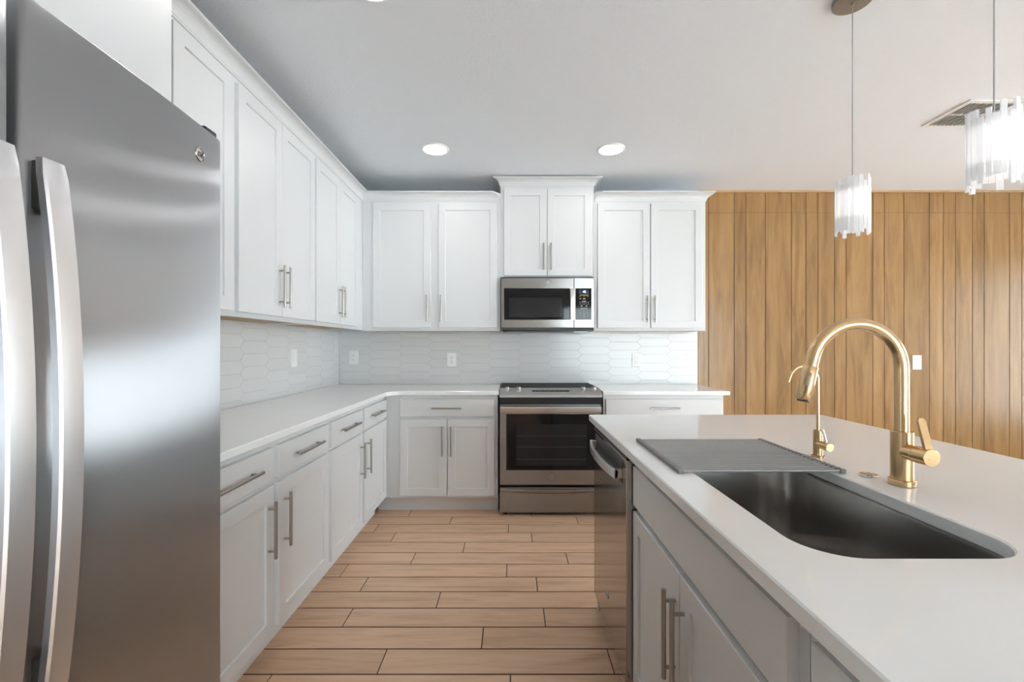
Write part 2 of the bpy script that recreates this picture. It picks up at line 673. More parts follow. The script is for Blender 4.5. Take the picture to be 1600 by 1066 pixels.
def backsplash(u0, u1, z0, z1, uc, zc, mp, t_base, label):
    th = t_base
    base = MB().box(u0, u1, .0005, th, z0, z1, mp=mp).build('tile_backsplash', 'grout', org=mp((u0 + u1) / 2, 0, z0))
    tag(base, label, 'backsplash')
    mb = MB()
    CW, H, T, g = .2603, .0735, .0184, .0010
    for ci in range(int((u0 - uc) / CW) - 3, int((u1 - uc) / CW) + 3):
        for ri in range(-9, 9):
            cx = uc + CW * (ci + .5)
            cz = zc + H * ri + (H / 2 if ci % 2 == 0 else 0)
            hw = CW / 2
            poly = [(cx - hw - T + g, cz), (cx - hw + T + g * .4, cz - H / 2 + g), (cx + hw - T - g * .4, cz - H / 2 + g),
                    (cx + hw + T - g, cz), (cx + hw - T - g * .4, cz + H / 2 - g), (cx - hw + T + g * .4, cz + H / 2 - g)]
            p = clip(poly, u0, u1, z0, z1)
            if not p or len(p) < 3:
                continue
            mx = sum(q[0] for q in p) / len(p)
            mz = sum(q[1] for q in p) / len(p)
            t = (random.random(),) * 3
            sh = lambda q, k: (mx + (q[0] - mx) * k, mz + (q[1] - mz) * k)
            mb.loft([[(q[0], th - .0003, q[1]) for q in p], [(q[0], th + .0009, q[1]) for q in p],
                     [(*sh(q, .985),) for q in []] or [(sh(q, .99)[0], th + .0014, sh(q, .99)[1]) for q in p]],
                    cap=(False, True), mp=mp, tone=t)
    mb.build('picket_tiles', 'tile', base)
    return base


mB = lambda u, d, z: (u, YB - d, z)
mLw = lambda u, d, z: (XL + d, u, z)
TS = .006
backsplash(XL + .0085, 1.618, .914, 1.40, .069, CAM_Z, mB, TS, 'white elongated hexagon tile backsplash behind the range and the back counter')
backsplash(1.205, YB - .0005, .914, 1.40, 2.52, CAM_Z + .03, mLw, TS, 'white elongated hexagon tile backsplash on the left wall beside the refrigerator')


# ------------------------------------------------------------------ cabinets
def rect_rings(mb, spec, mp, cap=True):
    rings = []
    for u0, u1, z0, z1, d in spec:
        rings.append([(u0, d, z0), (u1, d, z0), (u1, d, z1), (u0, d, z1)])
    mb.loft(rings, cap=(True, cap), mp=mp)


def slab(u0, u1, z0, z1, mp, th=.02, d0=0.0):
    mb = MB()
    b = .002
    rect_rings(mb, [(u0, u1, z0, z1, d0), (u0, u1, z0, z1, d0 + th - b), (u0 + b, u1 - b, z0 + b, z1 - b, d0 + th)], mp)
    return mb


def shaker(u0, u1, z0, z1, mp, th=.02, st=.055, rec=.008):
    mb = MB()
    b = .002
    rect_rings(mb, [(u0, u1, z0, z1, 0), (u0, u1, z0, z1, th - b), (u0 + b, u1 - b, z0 + b, z1 - b, th),
                    (u0 + st, u1 - st, z0 + st, z1 - st, th),
                    (u0 + st + .0012, u1 - st - .0012, z0 + st + .0012, z1 - st - .0012, th - .001),
                    (u0 + st + .002, u1 - st - .002, z0 + st + .002, z1 - st - .002, th - rec)], mp)
    return mb


def pull(mp, parent, c_u, c_z, length, vertical, d_face=.02, stand=.028, r=.006):
    mb = MB()
    h = length / 2
    ps = h - .028
    d = d_face + stand
    if vertical:
        mb.cyl((c_u, d, c_z - h), (c_u, d, c_z + h), r, 16, .001, mp=mp)
        for s in (-1, 1):
            mb.cyl((c_u, d_face - .001, c_z + s * ps), (c_u, d, c_z + s * ps), r * .75, 12, mp=mp)
    else:
        mb.cyl((c_u - h, d, c_z), (c_u + h, d, c_z), r, 16, .001, mp=mp)
        for s in (-1, 1):
            mb.cyl((c_u + s * ps, d_face - .001, c_z), (c_u + s * ps, d, c_z), r * .75, 12, mp=mp)
    return mb.build('handle', 'nickel', parent, smooth=True)


def base_cabinet(name, label, mp, u0, u1, depth, fronts, toe=.075, ctop=.884, group=None, cut=None, toe_ext=0.0):
    """mp(u, d, z): d = 0 at the face frame, positive towards the room"""
    c = mp((u0 + u1) / 2, -depth / 2, 0)
    t = thing(name, label, 'cabinet', c, group)
    mb = MB()
    if cut:   # open box, room inside for a sink
        w_ = .018
        mb.box(u0, u0 + w_, -depth, 0, .116, ctop, mp=mp)
        mb.box(u1 - w_, u1, -depth, 0, .116, ctop, mp=mp)
        mb.box(u0 + w_, u1 - w_, -depth, -depth + w_, .116, ctop, mp=mp)
        mb.box(u0 + w_, u1 - w_, -depth + w_, 0, .116, .134, mp=mp)
        mb.box(u0 + w_, u1 - w_, -.018, 0, .134, ctop, mp=mp)
    else:
        mb.box(u0, u1, -depth, 0, .116, ctop, .001, 1, mp=mp)
    mb.build('carcass', 'cab', t)
    MB().box(u0 + .001 - toe_ext, u1 - .001, -depth + .01, -toe, 0, .116, mp=mp).build('toe_kick', 'cab', t)
    for f in fronts:
        kind, a, b, z0, z1 = f[:5]
        if kind == 'door':
            d = shaker(a, b, z0, z1, mp).build('door', 'cab', t)
            hu = f[5]
            if hu is not None:
                pull(mp, d, hu, .545, .218, True)
        elif kind == 'drawer':
            d = slab(a, b, z0, z1, mp).build('drawer', 'cab', t)
            if f[5]:
                pull(mp, d, (a + b) / 2, (z0 + z1) / 2, f[5], False)
        elif kind == 'panel':
            slab(a, b, z0, z1, mp).build('false_front', 'cab', t)
    return t


DT, DB, RT, RB = .704, .136, .852, .724       # door top/bottom, drawer top/bottom
XFL, YFB, XFI = -.945, 3.355, .417            # face frame planes
mL = lambda u, d, z: (XFL + d, u, z)
mK = lambda u, d, z: (u, YFB - d, z)
mI = lambda u, d, z: (XFI - d, u, z)

base_cabinet('base_cabinet', 'white shaker base cabinet under the left counter, the one nearest the refrigerator', mL, 1.202, 2.298,
             XFL - XL - .001, [('door', 1.255, 1.756, DB, DT, 1.714), ('door', 1.791, 2.280, DB, DT, 1.831),
                               ('drawer', 1.255, 1.752, RB, RT, .255), ('drawer', 1.793, 2.280, RB, RT, .255)])
base_cabinet('base_cabinet', 'white shaker base cabinet under the left counter, the one nearest the inner corner', mL, 2.300, 3.352,
             XFL - XL - .001, [('door', 2.3206, 2.799, DB, DT, 2.757), ('door', 2.835, 3.328, DB, DT, 2.877),
                               ('drawer', 2.3206, 2.799, RB, RT, .255), ('drawer', 2.835, 3.328, RB, RT, .255)])
base_cabinet('base_cabinet', 'white base cabinet with one drawer over two doors, just left of the range', mK, XFL + .001, -.105,
             YB - YFB - .001, [('door', -.830, -.4837, DB, DT, -.514), ('door', -.475, -.129, DB, DT, -.4475),
                               ('drawer', -.830, -.131, RB, RT, .217)], toe_ext=.073)
base_cabinet('base_cabinet', 'white base cabinet right of the range, its lower half hidden by the island', mK, .678, 1.571,
             YB - YFB - .008, [('door', .695, 1.121, DB, DT, 1.09), ('door', 1.127, 1.553, DB, DT, 1.158),
                               ('drawer', .695, 1.553, RB, RT, .217)])
ISL_D = .60
base_cabinet('sink_base_cabinet', 'white island sink cabinet with a long blank front above two doors', mI, .632, 1.487,
             ISL_D, [('door', 1.0715, 1.482, DB, DT, 1.098), ('door', .654, 1.0685, DB, DT, 1.042),
                     ('panel', .654, 1.482, RB, RT)], cut=True)
base_cabinet('island_cabinet', 'white island drawer cabinet at the bottom right edge of the picture, nearest the viewer', mI, -.18, .630,
             ISL_D, [('door', .215, .60, DB, DT, None), ('door', -.165, .21, DB, DT, None),
                     ('drawer', .215, .60, RB, RT, None), ('drawer', -.165, .21, RB, RT, None)])
# island end panel and seating side panel
isl = thing('island_surround', 'white panels closing the far end and the seating side of the island', 'panel', (.9, 2.1, 0))
MB().box(.405, 1.17, 2.125, 2.145, 0, .884, .001, 1).build('end_panel', 'cab', isl)
MB().box(1.15, 1.17, -.18, 2.125, 0, .884, .001, 1).build('back_panel', 'cab', isl)


def wall_cabinet(label, mp, u0, u1, z0, z1, depth, doors, hz, name='wall_cabinet', under=True):
    t = thing(name, label, 'cabinet', mp((u0 + u1) / 2, -depth / 2, z0))
    mb = MB()
    w_ = .018
    mb.box(u0, u1, -depth, 0, z0 + .012, z1, mp=mp)          # box, underside recessed behind the frame
    mb.box(u0, u1, -.02, .0, z0, z0 + .013, mp=mp)
    mb.box(u0, u0 + w_, -depth, -.02, z0 + .001, z0 + .013, mp=mp)
    mb.box(u1 - w_, u1, -depth, -.02, z0 + .001, z0 + .013, mp=mp)
    mb.build('carcass', 'cab', t)
    if under:
        MB().box(u0 + w_ + .001, u1 - w_ - .001, -depth + .001, -.021, z0 + .008, z0 + .0125, mp=mp).build('underside', 'cab_wood', t)
        MB().box(u0 + .0005, u1 - .0005, -depth + .001, -.021, z0 + .0, z0 + .0009, mp=mp).build('underside_edge', 'cab_wood', t) if False else None
    for a, b, dz0, dz1, hu in doors:
        d = shaker(a, b, dz0, dz1, mp).build('door', 'cab', t)
        if hu is not None:
            pull(mp, d, hu, hz, .214, True)
    return t


XUL, YUB = -1.204, 3.630
mUL = lambda u, d, z: (XUL + d, u, z)
mUB = lambda u, d, z: (u, YUB - d, z)
UD = XUL - XL - .0095
UDB = YB - YUB - .0095
Z0U, Z1U = 1.368, 2.425
wall_cabinet('white wall cabinet on the left wall, partly hidden behind the refrigerator, no handle in view', mUL, 1.215, 1.940, Z0U + .006, Z1U, UD,
             [(1.240, 1.570, 1.396, 2.388, None), (1.578, 1.915, 1.396, 2.388, None)], 1.55)
wall_cabinet('white two-door wall cabinet on the left wall, the larger looking pair nearer the refrigerator', mUL, 1.941, 2.724, Z0U + .006, Z1U, UD,
             [(1.957, 2.3245, 1.396, 2.388, 2.298), (2.3275, 2.713, 1.396, 2.388, 2.358)], 1.55)
wall_cabinet('white two-door wall cabinet on the left wall, the pair nearest the inner corner', mUL, 2.725, 3.629, Z0U + .006, Z1U, UD,
             [(2.737, 3.113, 1.396, 2.388, 3.088), (3.1165, 3.478, 1.396, 2.388, 3.142)], 1.55)
wall_cabinet('white two-door wall cabinet on the back wall left of the microwave, doors set apart', mUB, XUL + .001, -.0935, Z0U, Z1U, UDB,
             [(-1.1147, -.6523, 1.394, 2.388, -.677), (-.590, -.1198, 1.394, 2.388, -.565)], 1.547)
wall_cabinet('short white wall cabinet with two doors directly above the microwave', mUB, -.092, .658, 1.797, 2.545, UDB,
             [(-.0645, .2795, 1.808, 2.506, .253), (.2835, .636, 1.808, 2.506, .312)], 1.960, under=False)
wall_cabinet('white two-door wall cabinet on the back wall right of the microwave', mUB, .6595, 1.556, Z0U, Z1U, UDB,
             [(.686, 1.1045, 1.390, 2.388, 1.080), (1.1115, 1.524, 1.390, 2.388, 1.140)], 1.540)
# cabinet above the refrigerator with its tall side panel
mOF = lambda u, d, z: (-.904 + d, u, z)
t = thing('over_fridge_cabinet', 'deep white cabinet above the refrigerator with a tall side panel', 'cabinet', (-1.2, .65, 0))
MB().box(.10, 1.199, -.60, 0, 1.81, 2.56, .001, 1, mp=mOF).build('carcass', 'cab', t)
MB().box(1.182, 1.2, -.60, 0, 0, 1.81, mp=mOF).build('side_panel', 'cab', t)
MB().box(.10, .118, -.60, 0, 0, 1.81, mp=mOF).build('side_panel', 'cab', t)
slab(.650, 1.0915, 1.825, 2.53, mOF).build('door', 'cab', t)
slab(.165, .645, 1.825, 2.53, mOF).build('door', 'cab', t)


# crown molding
def crown(label, path, z0, H=.062, P=.06, cat='molding'):
    """path: list of functions p -> (x, y), the plan position at outward offset p"""
    prof = [(-.004, 0), (.006, 0), (.007, .008)]
    for k in range(8):
        a = k / 7 * math.pi / 2
        prof.append((.009 + (P - .015) * (1 - math.cos(a)), .010 + (H - .020) * math.sin(a)))
    prof += [(P, H - .008), (P, H), (-.004, H)]
    mb = MB()
    rings = []
    for f in path:
        rings.append([(*f(p), z0 + z) for p, z in prof])
    mb.loft(rings)
    o = mb.build('crown_molding', 'cab', org=(*path[0](0), z0))
    return tag(o, label, cat)


crown('white crown molding running over the left wall cabinets and around to the back wall ones',
      [lambda p: (XUL + p, 1.203), lambda p: (XUL + p, YUB - p), lambda p: (-.0945 - p, YUB - p)], 2.412)
crown('white crown molding on the short cabinet above the microwave, highest of the crowns',
      [lambda p: (-.092 - p, YB - .002), lambda p: (-.092 - p, YUB - p), lambda p: (.658 + p, YUB - p), lambda p: (.658 + p, YB - .002)], 2.530, .060)
crown('white crown molding on the wall cabinet right of the microwave, ending at the wood wall',
      [lambda p: (.660 + p, YUB - p), lambda p: (1.556 + p, YUB - p), lambda p: (1.556 + p, YB - .020)], 2.412)


# ------------------------------------------------------------------ worktops
def worktop(name, label, poly, hole=None, z0=.8845, z1=.914, b=.003):
    """poly: outline ccw; hole: outline"""
    bm = bmesh.new()

    def inset(p, d):
        n = len(p)
        out = []
        for i in range(n):
            a, c, e = Vector(p[i - 1]), Vector(p[i]), Vector(p[(i + 1) % n])
            t1, t2 = (c - a).normalized(), (e - c).normalized()
            n1, n2 = Vector((-t1.y, t1.x)), Vector((-t2.y, t2.x))
            m = (n1 + n2).normalized()
            k = max(m.dot(n1), .3)
            out.append(tuple(c + m * d / k))
        return out
    loops = [(poly, 1)] + ([(hole, -1)] if hole else [])
    tops, bots = [], []
    for p, s in loops:
        pi = inset(p, b * s)
        lv = [[bm.verts.new((*q, z)) for q in pp] for pp, z in ((pi, z0), (p, z0 + b), (p, z1 - b), (pi, z1))]
        n = len(p)
        for A, B in zip(lv, lv[1:]):
            for i in range(n):
                bm.faces.new([A[i], A[(i + 1) % n], B[(i + 1) % n], B[i]])
        tops.append(lv[-1])
        bots.append(lv[0])
    for grp in (tops, bots):
        ed = []
        for lp in grp:
            for i in range(len(lp)):
                a, c = lp[i], lp[(i + 1) % len(lp)]
                e = bm.edges.get((a, c)) or bm.edges.new((a, c))
                ed.append(e)
        bmesh.ops.triangle_fill(bm, use_beauty=True, use_dissolve=False, edges=ed)
    mb = MB()
    mb.merge(bm)
    o = mb.build(name, 'quartz', org=(*poly[0], z0))
    tag(o, label, 'countertop')
    return o


def arc(cx, cy, r, a0, a1, n=8):
    return [(cx + r * math.cos(math.radians(a0 + (a1 - a0) * k / n)), cy + r * math.sin(math.radians(a0 + (a1 - a0) * k / n))) for k in range(n + 1)]


XCE, YCE = -.899, 3.310
BW = TS + .002
r_ = .09
worktop('countertop', 'white L-shaped quartz countertop on the left and back base cabinets, up to the range',
        [(XL + BW, 1.203), (XCE, 1.203)] + arc(XCE + r_, YCE - r_, r_, 180, 90) + [(-.0965, YCE), (-.0965, YB - BW), (XL + BW, YB - BW)])
worktop('countertop', 'short white quartz countertop right of the range, ending at the wood wall',
        [(.6685, YCE), (1.600, YCE), (1.600, YB - BW), (.6685, YB - BW)])
SX0, SX1, SY0, SY1 = .476, .838, .705, 1.41


def rrect(x0, x1, y0, y1, r, n=8):
    return arc(x0 + r, y0 + r, r, 180, 270, n) + arc(x1 - r, y0 + r, r, 270, 360, n) + arc(x1 - r, y1 - r, r, 0, 90, n) + arc(x0 + r, y1 - r, r, 90, 180, n)


worktop('island_countertop', 'white quartz island countertop around the undermount sink',
        rrect(.371, 1.493, -.22, 2.181, .006, 3), hole=rrect(SX0, SX1, SY0, SY1, .085, 10))

# ------------------------------------------------------------------ sink
t = thing('kitchen_sink', 'single-bowl brushed steel undermount sink in the island', 'sink', ((SX0 + SX1) / 2, (SY0 + SY1) / 2, .60))
mb = MB()
zr = .8835
rings = []
o_ = .006
for z, ins, rad in ((zr, -.02, .10), (zr, o_ * -1, .09), (zr - .01, -.004, .09), (.69, .002, .085), (.655, .008, .08), (.640, .022, .075), (.634, .045, .06), (.632, .10, .04)):
    rings.append([(x, y, z) for x, y in rrect(SX0 + ins, SX1 - ins, SY0 + ins, SY1 - ins, rad, 10)])
mb.loft(rings, cap=(False, True))
o = mb.build('bowl', 'sink', t, smooth=True, angle=50)
sm = o.modifiers.new('thickness', 'SOLIDIFY')
sm.thickness = .0015
sm.offset = -1
mb = MB()
cx, cy = (SX0 + SX1) / 2 + .06, (SY0 + SY1) / 2
mb.cyl((cx, cy, .6325), (cx, cy, .6355), .05, 32, .001)
mb.build('drain', 'chrome', t, smooth=True)


# ------------------------------------------------------------------ faucet
def faucet():
    t = thing('kitchen_faucet', 'tall brushed gold pull-down faucet with a high arched spout beside the sink', 'faucet', (.93, 1.076, .914))
    X, Y = .93, 1.076
    mb = MB()
    mb.cyl((X, Y, .914), (X, Y, .929), .0265, 40, .002)
    mb.build('base_ring', 'gold', t, smooth=True)
    MB().cyl((X, Y, .928), (X, Y, 1.043), .0225, 40, .001).build('body', 'gold', t, smooth=True)
    R = .1075
    zc = 1.190
    pts = [(X - .001, Y, 1.042), (X - .001, Y, 1.10), (X - .001, Y, 1.15)]
    for k in range(0, 25):
        a = math.radians(167) * k / 24
        pts.append((X - .001 - R + R * math.cos(a), Y, zc + R * math.sin(a)))
    end = Vector(pts[-1])
    dirv = Vector((-math.sin(math.radians(13)), 0, -math.cos(math.radians(13))))
    e1 = end + dirv * .018
    pts.append(tuple(e1))
    MB().tube(pts, .0148, 24).build('spout', 'gold', t, smooth=True)
    e2 = e1 + dirv * .083
    mb = MB()
    mb.tube([e1 - dirv * .0005, e1 + dirv * .002, e1 + dirv * .04, e2 - dirv * .003, e2], .017, 28, rs=[.0150, .0166, .0168, .0170, .0152])
    h = mb.build('spray_head', 'gold', t, smooth=True)
    # button faces the viewer
    c = e1 + dirv * .030
    mb = MB()
    side = Vector((1, 0, 0)) - dirv * dirv.x
    side.normalize()
    n = Vector((-.55, -.83, 0)).normalized()
    side = dirv.cross(n).normalized()
    ring = []
    for hh, k in ((.0150, 1.0), (.0186, 1.0), (.0192, .85)):
        r_ = []
        for q in range(24):
            a = 2 * math.pi * q / 24
            vv = math.sin(a) * .0062 * k
            ww = math.cos(a) * .0062 * k
            off = .0105 if math.sin(a) > 0 else -.0105
            r_.append(c + n * hh + dirv * (vv + off) + side * ww)
        ring.append(r_)
    mb.loft(ring)
    b = mb.build('spray_button', 'gold_dark', h, smooth=True)
    MB().tube([e2 - dirv * .001, e2 + dirv * .003], .0125, 20).build('spray_face', 'dark_grey', h)
    # side lever towards the viewer
    z = .9965
    mb = MB()
    mb.cyl((X, Y - .005, z), (X, Y - .040, z), .0185, 32, .0005)
    hb = mb.build('lever_mount', 'gold', t, smooth=True)
    mb = MB()
    mb.cyl((X, Y - .0415, z), (X, Y - .077, z), .0195, 32, .001)
    hb = mb.build('lever_barrel', 'gold', t, smooth=True)
    mb = MB()
    p0 = Vector((X, Y - .074, z - .004))
    p1 = Vector((X - .002, Y - .050, z + .085))
    ax = (p1 - p0).normalized()
    wd = Vector((1, 0, 0))
    nn = ax.cross(wd).normalized()
    rg = []
    for k, (s, hw, th) in enumerate(((0, .0085, .0036), (.3, .0085, .0036), (.9, .0085, .0032), (.97, .0068, .003), (1, .003, .002))):
        c = p0 + (p1 - p0) * s
        rg.append([c + wd * hw + nn * th, c - wd * hw + nn * th, c - wd * hw - nn * th, c + wd * hw - nn * th])
    mb.loft(rg)
    mb.build('lever', 'gold', hb)


faucet()


def water_tap():
    X, Y = .914, 1.348
    t = thing('filter_faucet', 'small slim brushed gold filtered water tap behind the tall faucet', 'faucet', (X, Y, .914))
    MB().cyl((X, Y, .914), (X, Y, .919), .0175, 28, .001).build('base_ring', 'gold', t, smooth=True)
    MB().cyl((X, Y, .9185), (X, Y, .994), .0128, 28, .001).build('body', 'gold', t, smooth=True)
    R = .042
    pts = [(X, Y, .992), (X, Y, 1.06), (X, Y, 1.12)]
    for k in range(0, 19):
        a = math.radians(162) * k / 18
        pts.append((X - R + R * math.cos(a), Y, 1.143 + R * math.sin(a)))
    e = Vector(pts[-1])
    pts.append(tuple(e + Vector((-.006, 0, -.018))))
    MB().tube(pts, .0042, 16).build('spout', 'gold', t, smooth=True)
    z = .953
    b = MB().cyl((X, Y - .004, z), (X, Y - .052, z), .0118, 24, .0008).build('valve_barrel', 'gold', t, smooth=True)
    MB().cyl((X - .002, Y - .040, z + .008), (X - .004, Y - .026, z + .048), .0030, 12, .0008).build('lever', 'chrome', b, smooth=True, label='chrome lever')


water_tap()
t = thing('air_switch_button', 'small round chrome push button set in the island countertop by the sink', 'button', (.908, 1.15, .914))
MB().cyl((.908, 1.15, .914), (.908, 1.15, .9185), .0215, 32, .0015).build('bezel', 'chrome', t, smooth=True)
MB().cyl((.908, 1.15, .918), (.908, 1.15, .9205), .0125, 28, .0012).build('push_button', 'nickel', t, smooth=True)

# roll-up drying rack over the sink
RX0, RX1, RY0, RY1 = .430, .866, 1.168, 1.565
t = thing('drying_rack', 'grey roll-up drying rack of thin rods laid across the sink', 'rack', ((RX0 + RX1) / 2, (RY0 + RY1) / 2, .914))
NR = 22
for k in range(NR):
    y = RY0 + .006 + (RY1 - RY0 - .012) * k / (NR - 1)
    MB().cyl((RX0 + .004, y, .9200), (RX1 - .004, y, .9205), .0034, 10).build('rod', 'rack', t, smooth=True)
for xx in (RX0, RX1 - .015):
    mb = MB()
    for k in range(NR):
        y = RY0 + .006 + (RY1 - RY0 - .012) * k / (NR - 1)
        mb.box(xx, xx + .015, y - .0072, y + .0072, .9142, .9258, .0028, 2)
    mb.box(xx + .002, xx + .013, RY0 + .004, RY1 - .004, .9145, .9185)
    mb.build('silicone_strip', 'silicone', t)


# ------------------------------------------------------------------ refrigerator
def fridge():
    YC, K, X0 = .633, .09, -.6967
    t = thing('refrigerator', 'stainless steel refrigerator with two tall doors filling the left edge of the picture', 'refrigerator', (-1.1, YC, 0))
    fx = lambda y: X0 - K * (y - YC) ** 2
    MB().box(-1.505, -.800, YC - .475, YC + .475, .03, 1.735, .004, 1).build('cabinet', 'dark_grey', t)
    ztop = 1.7515

    def door_mesh(y0, y1, z0, z1):
        mb = MB()
        n = 24
        prof = []
        r = .009
        for k in range(5):       # rounded corner
            a = math.pi / 2 * k / 4
            prof.append((fx(y0) - r + r * math.sin(a), y0 + r - r * math.cos(a)))
        for k in range(1, n):
            y = y0 + r + (y1 - y0 - 2 * r) * k / n
            prof.append((fx(y), y))
        for k in range(5):
            a = math.pi / 2 * k / 4
            prof.append((fx(y1) - r + r * math.cos(a), y1 - r + r * math.sin(a)))
        prof.append((-.795, y1))
        prof.append((-.795, y0))
        c = .004

        def sh(d):
            return [(x - (d if i < len(prof) - 2 else 0), y + (d if y < (y0 + y1) / 2 else -d) * (1 if i < 5 or i > n + 3 else 0)) for i, (x, y) in enumerate(prof)]
        rings = [[(x, y, z0) for x, y in sh(c)], [(x, y, z0 + c * .3) for x, y in sh(c * .3)], [(x, y, z0 + c) for x, y in prof],
                 [(x, y, z1 - c) for x, y in prof], [(x, y, z1 - c * .3) for x, y in sh(c * .3)], [(x, y, z1) for x, y in sh(c)]]
        mb.loft(rings)
        return mb
    ZD = .09
    dr = door_mesh(YC + .0065, YC + .484, ZD, ztop).build('door', 'steel_fridge', t, smooth=True, angle=35)
    dl = door_mesh(YC - .484, YC - .0065, ZD, ztop).build('door', 'steel_fridge', t, smooth=True, angle=35)
    MB().box(-.83, -.76, YC - .46, YC + .46, 0, .065).build('toe_grille', 'dark_grey', t)

    def bar(yA, yB, parent):
        zt, zb = 1.519, .715
        zm = (zt + zb) / 2
        hh = (zt - zb) / 2
        mb = MB()
        rings = []
        for k in range(33):
            z = zb + (zt - zb) * k / 32
            u = (z - zm) / hh
            xo = -.676 + .027 * (1 - u * u)
            e = .0025 if k in (0, 32) else 0
            th = .013
            rings.append([(xo - th, yA + e, z), (xo - .003, yA + e, z), (xo - e, yA + .003 + e, z), (xo + .0008 - e, (yA + yB) / 2, z), (xo - e, yB - .003 - e, z),
                          (xo - .003, yB - e, z), (xo - th, yB - e, z)])
        mb.loft(rings)
        h = mb.build('handle', 'steel_handle', parent, smooth=True, angle=30)
        for z0, z1 in ((zt - .075, zt - .003), (zb + .003, zb + .075)):
            mb = MB()
            mb.box(-.703, -.684, yA + .004, yB - .004, z0, z1, .002, 1)
            mb.build('handle_mount', 'dark_grey', parent)
        return h
    bar(.650, .6877, dr)
    bar(.5805, .6185, dl)
    for s in (-1, 1):
        mb = MB()
        mb.box(-.800, -.725, YC + s * .455 - .022, YC + s * .455 + .022, 1.7510, 1.768, .004, 2)
        mb.build('hinge_cover', 'black', t)
    yb = 1.026
    badge(dr, (fx(yb) , yb, 1.681), .0165, (1, .07, 0), mats=('steel', 'dark_grey'))


fridge()


# ------------------------------------------------------------------ range
def rng():
    x0, x1 = -.0905, .6625
    t = thing('kitchen_range', 'stainless steel slide-in range with black oven window under the microwave', 'range', (.286, 3.6, 0))
    MB().box(x0, x1, 3.332, 3.925, .03, .864, .002, 1).box(x0, x1, 3.428, 3.925, .863, .917).build('body', 'black', t)
    MB().box(x0 + .001, x1 - .001, 3.4265, 3.915, .9165, .926, .002, 2).build('cooktop', 'cooktop_glass', t)
    # control panel: sloped profile
    mb = MB()
    prof = [(3.425, .9255), (3.418, .929), (3.322, .893), (3.308, .884), (3.304, .870), (3.310, .866), (3.42, .866)]
    mb.loft([[(x, y, z) for y, z in prof] for x in (x0 - .001, x1 + .001)])
    cp = mb.build('control_panel', 'steel_panel', t, smooth=True, angle=30)
    sl = Vector((0, 3.322 - 3.418, .893 - .929)).normalized()
    nr = Vector((0, sl.z, -sl.y)).normalized()
    if nr.z < 0:
        nr = -nr
    base = Vector((0, 3.372, .9120))
    for px in (792.5, 810.5, 911.5, 928.6):
        x = (px - 800) / 210.5
        p = Vector((x, base.y, base.z)) - nr * .002
        mb = MB()
        mb.tube([p, p + nr * .006, p + nr * .008, p + nr * .030, p + nr * .033], .018, 28, rs=[.0205, .0205, .0165, .0145, .0125])
        kb = mb.build('knob', 'bar_steel', t, smooth=True, angle=40)
    a = Vector((0, 3.352, .9045))
    mb = MB()
    q = []
    for (x, s) in ((.150, .012), (.430, .012), (.424, -.010), (.152, -.010)):
        pt = Vector((x, base.y + .0, base.z)) - sl * (s - .006)
        q.append(pt)
    mb.loft([[p - nr * .001 for p in q], [p + nr * .001 for p in q]])
    dsp = mb.build('control_display', 'glass_grey', cp)
    mb = MB()
    for k in range(22):
        x = .165 + .247 * k / 21
        for s in (-.002, .006, .013):
            if (k * 7 + int(s * 1000)) % 3 == 0:
                continue
            c = Vector((x, base.y, base.z)) - sl * (s - .006) + nr * .0011
            mb.loft([[c + Vector((-.003, 0, 0)) - sl * .001, c + Vector((.003, 0, 0)) - sl * .001, c + Vector((.003, 0, 0)) + sl * .001, c + Vector((-.003, 0, 0)) + sl * .001],
                     [c + nr * .0002 + Vector((-.003, 0, 0)) - sl * .001, c + nr * .0002 + Vector((.003, 0, 0)) - sl * .001, c + nr * .0002 + Vector((.003, 0, 0)) + sl * .001, c + nr * .0002 + Vector((-.003, 0, 0)) + sl * .001]])
    mb.build('control_marks', 'key', dsp)
    # oven door
    yd = 3.302
    mb = MB()
    mb.box(x0 + .001, x1 - .013, yd, 3.331, .229, .818, .004, 2)
    d = mb.build('oven_door', 'steel_range', t)
    wx0, wx1, wz0, wz1 = -.042, .606, .337, .748
    MB().box(wx0, wx1, yd - .0015, yd + .002, wz0, wz1, .001, 1).build('oven_window', 'glass_black', d)
    mb = MB()
    mb.box(.030, .545, yd - .0019, yd - .0012, .372, .672)
    ow = mb.build('inner_window', 'glass_grey', d)
    mb = MB()
    for z in (.585, .505, .415):
        mb.box(.034, .541, yd - .0024, yd - .0018, z, z + .003)
    mb.build('oven_rack', 'dark_grey', ow)
    # handle
    mb = MB()
    rings = []
    for k in range(25):
        x = x0 + .004 + (x1 - .018 - x0) * k / 24
        u = (k - 12) / 12
        yo = 3.250 + .008 * u * u
        rings.append([(x, yo + .012, .764), (x, yo + .002, .764), (x, yo, .770), (x, yo, .800), (x, yo + .004, .806), (x, yo + .012, .806)])
    mb.loft(rings)
    h = mb.build('handle', 'steel_handle_r', d, smooth=True, angle=30)
    for x in (x0 + .025, x1 - .040):
        mb = MB()
        mb.box(x - .012, x + .012, 3.258, yd + .001, .768, .802, .002, 1)
        mb.build('handle_mount', 'steel', d)
    badge(d, (.2835, yd - .0005, .285), .0165, (0, -1, 0), mats=('nickel', 'dark_grey'))
    # drawer
    mb = MB()
    mb.box(x0 + .001, x1 - .013, yd, 3.331, .024, .209, .004, 2)
    dr = mb.build('storage_drawer', 'steel_range', t)
    mb = MB()
    rings = []
    for k in range(25):
        x = x0 + .015 + (x1 - .045 - x0) * k / 24
        u = (k - 12) / 12
        yo = yd - .016 + .008 * u * u
        zz = .172 + .010 * u * u
        rings.append([(x, yd + .001, zz - .008), (x, yo + .006, zz), (x, yo, zz + .012), (x, yo + .002, .200), (x, yd + .001, .203)])
    mb.loft(rings)
    mb.build('handle', 'steel_range', dr, smooth=True, angle=35)
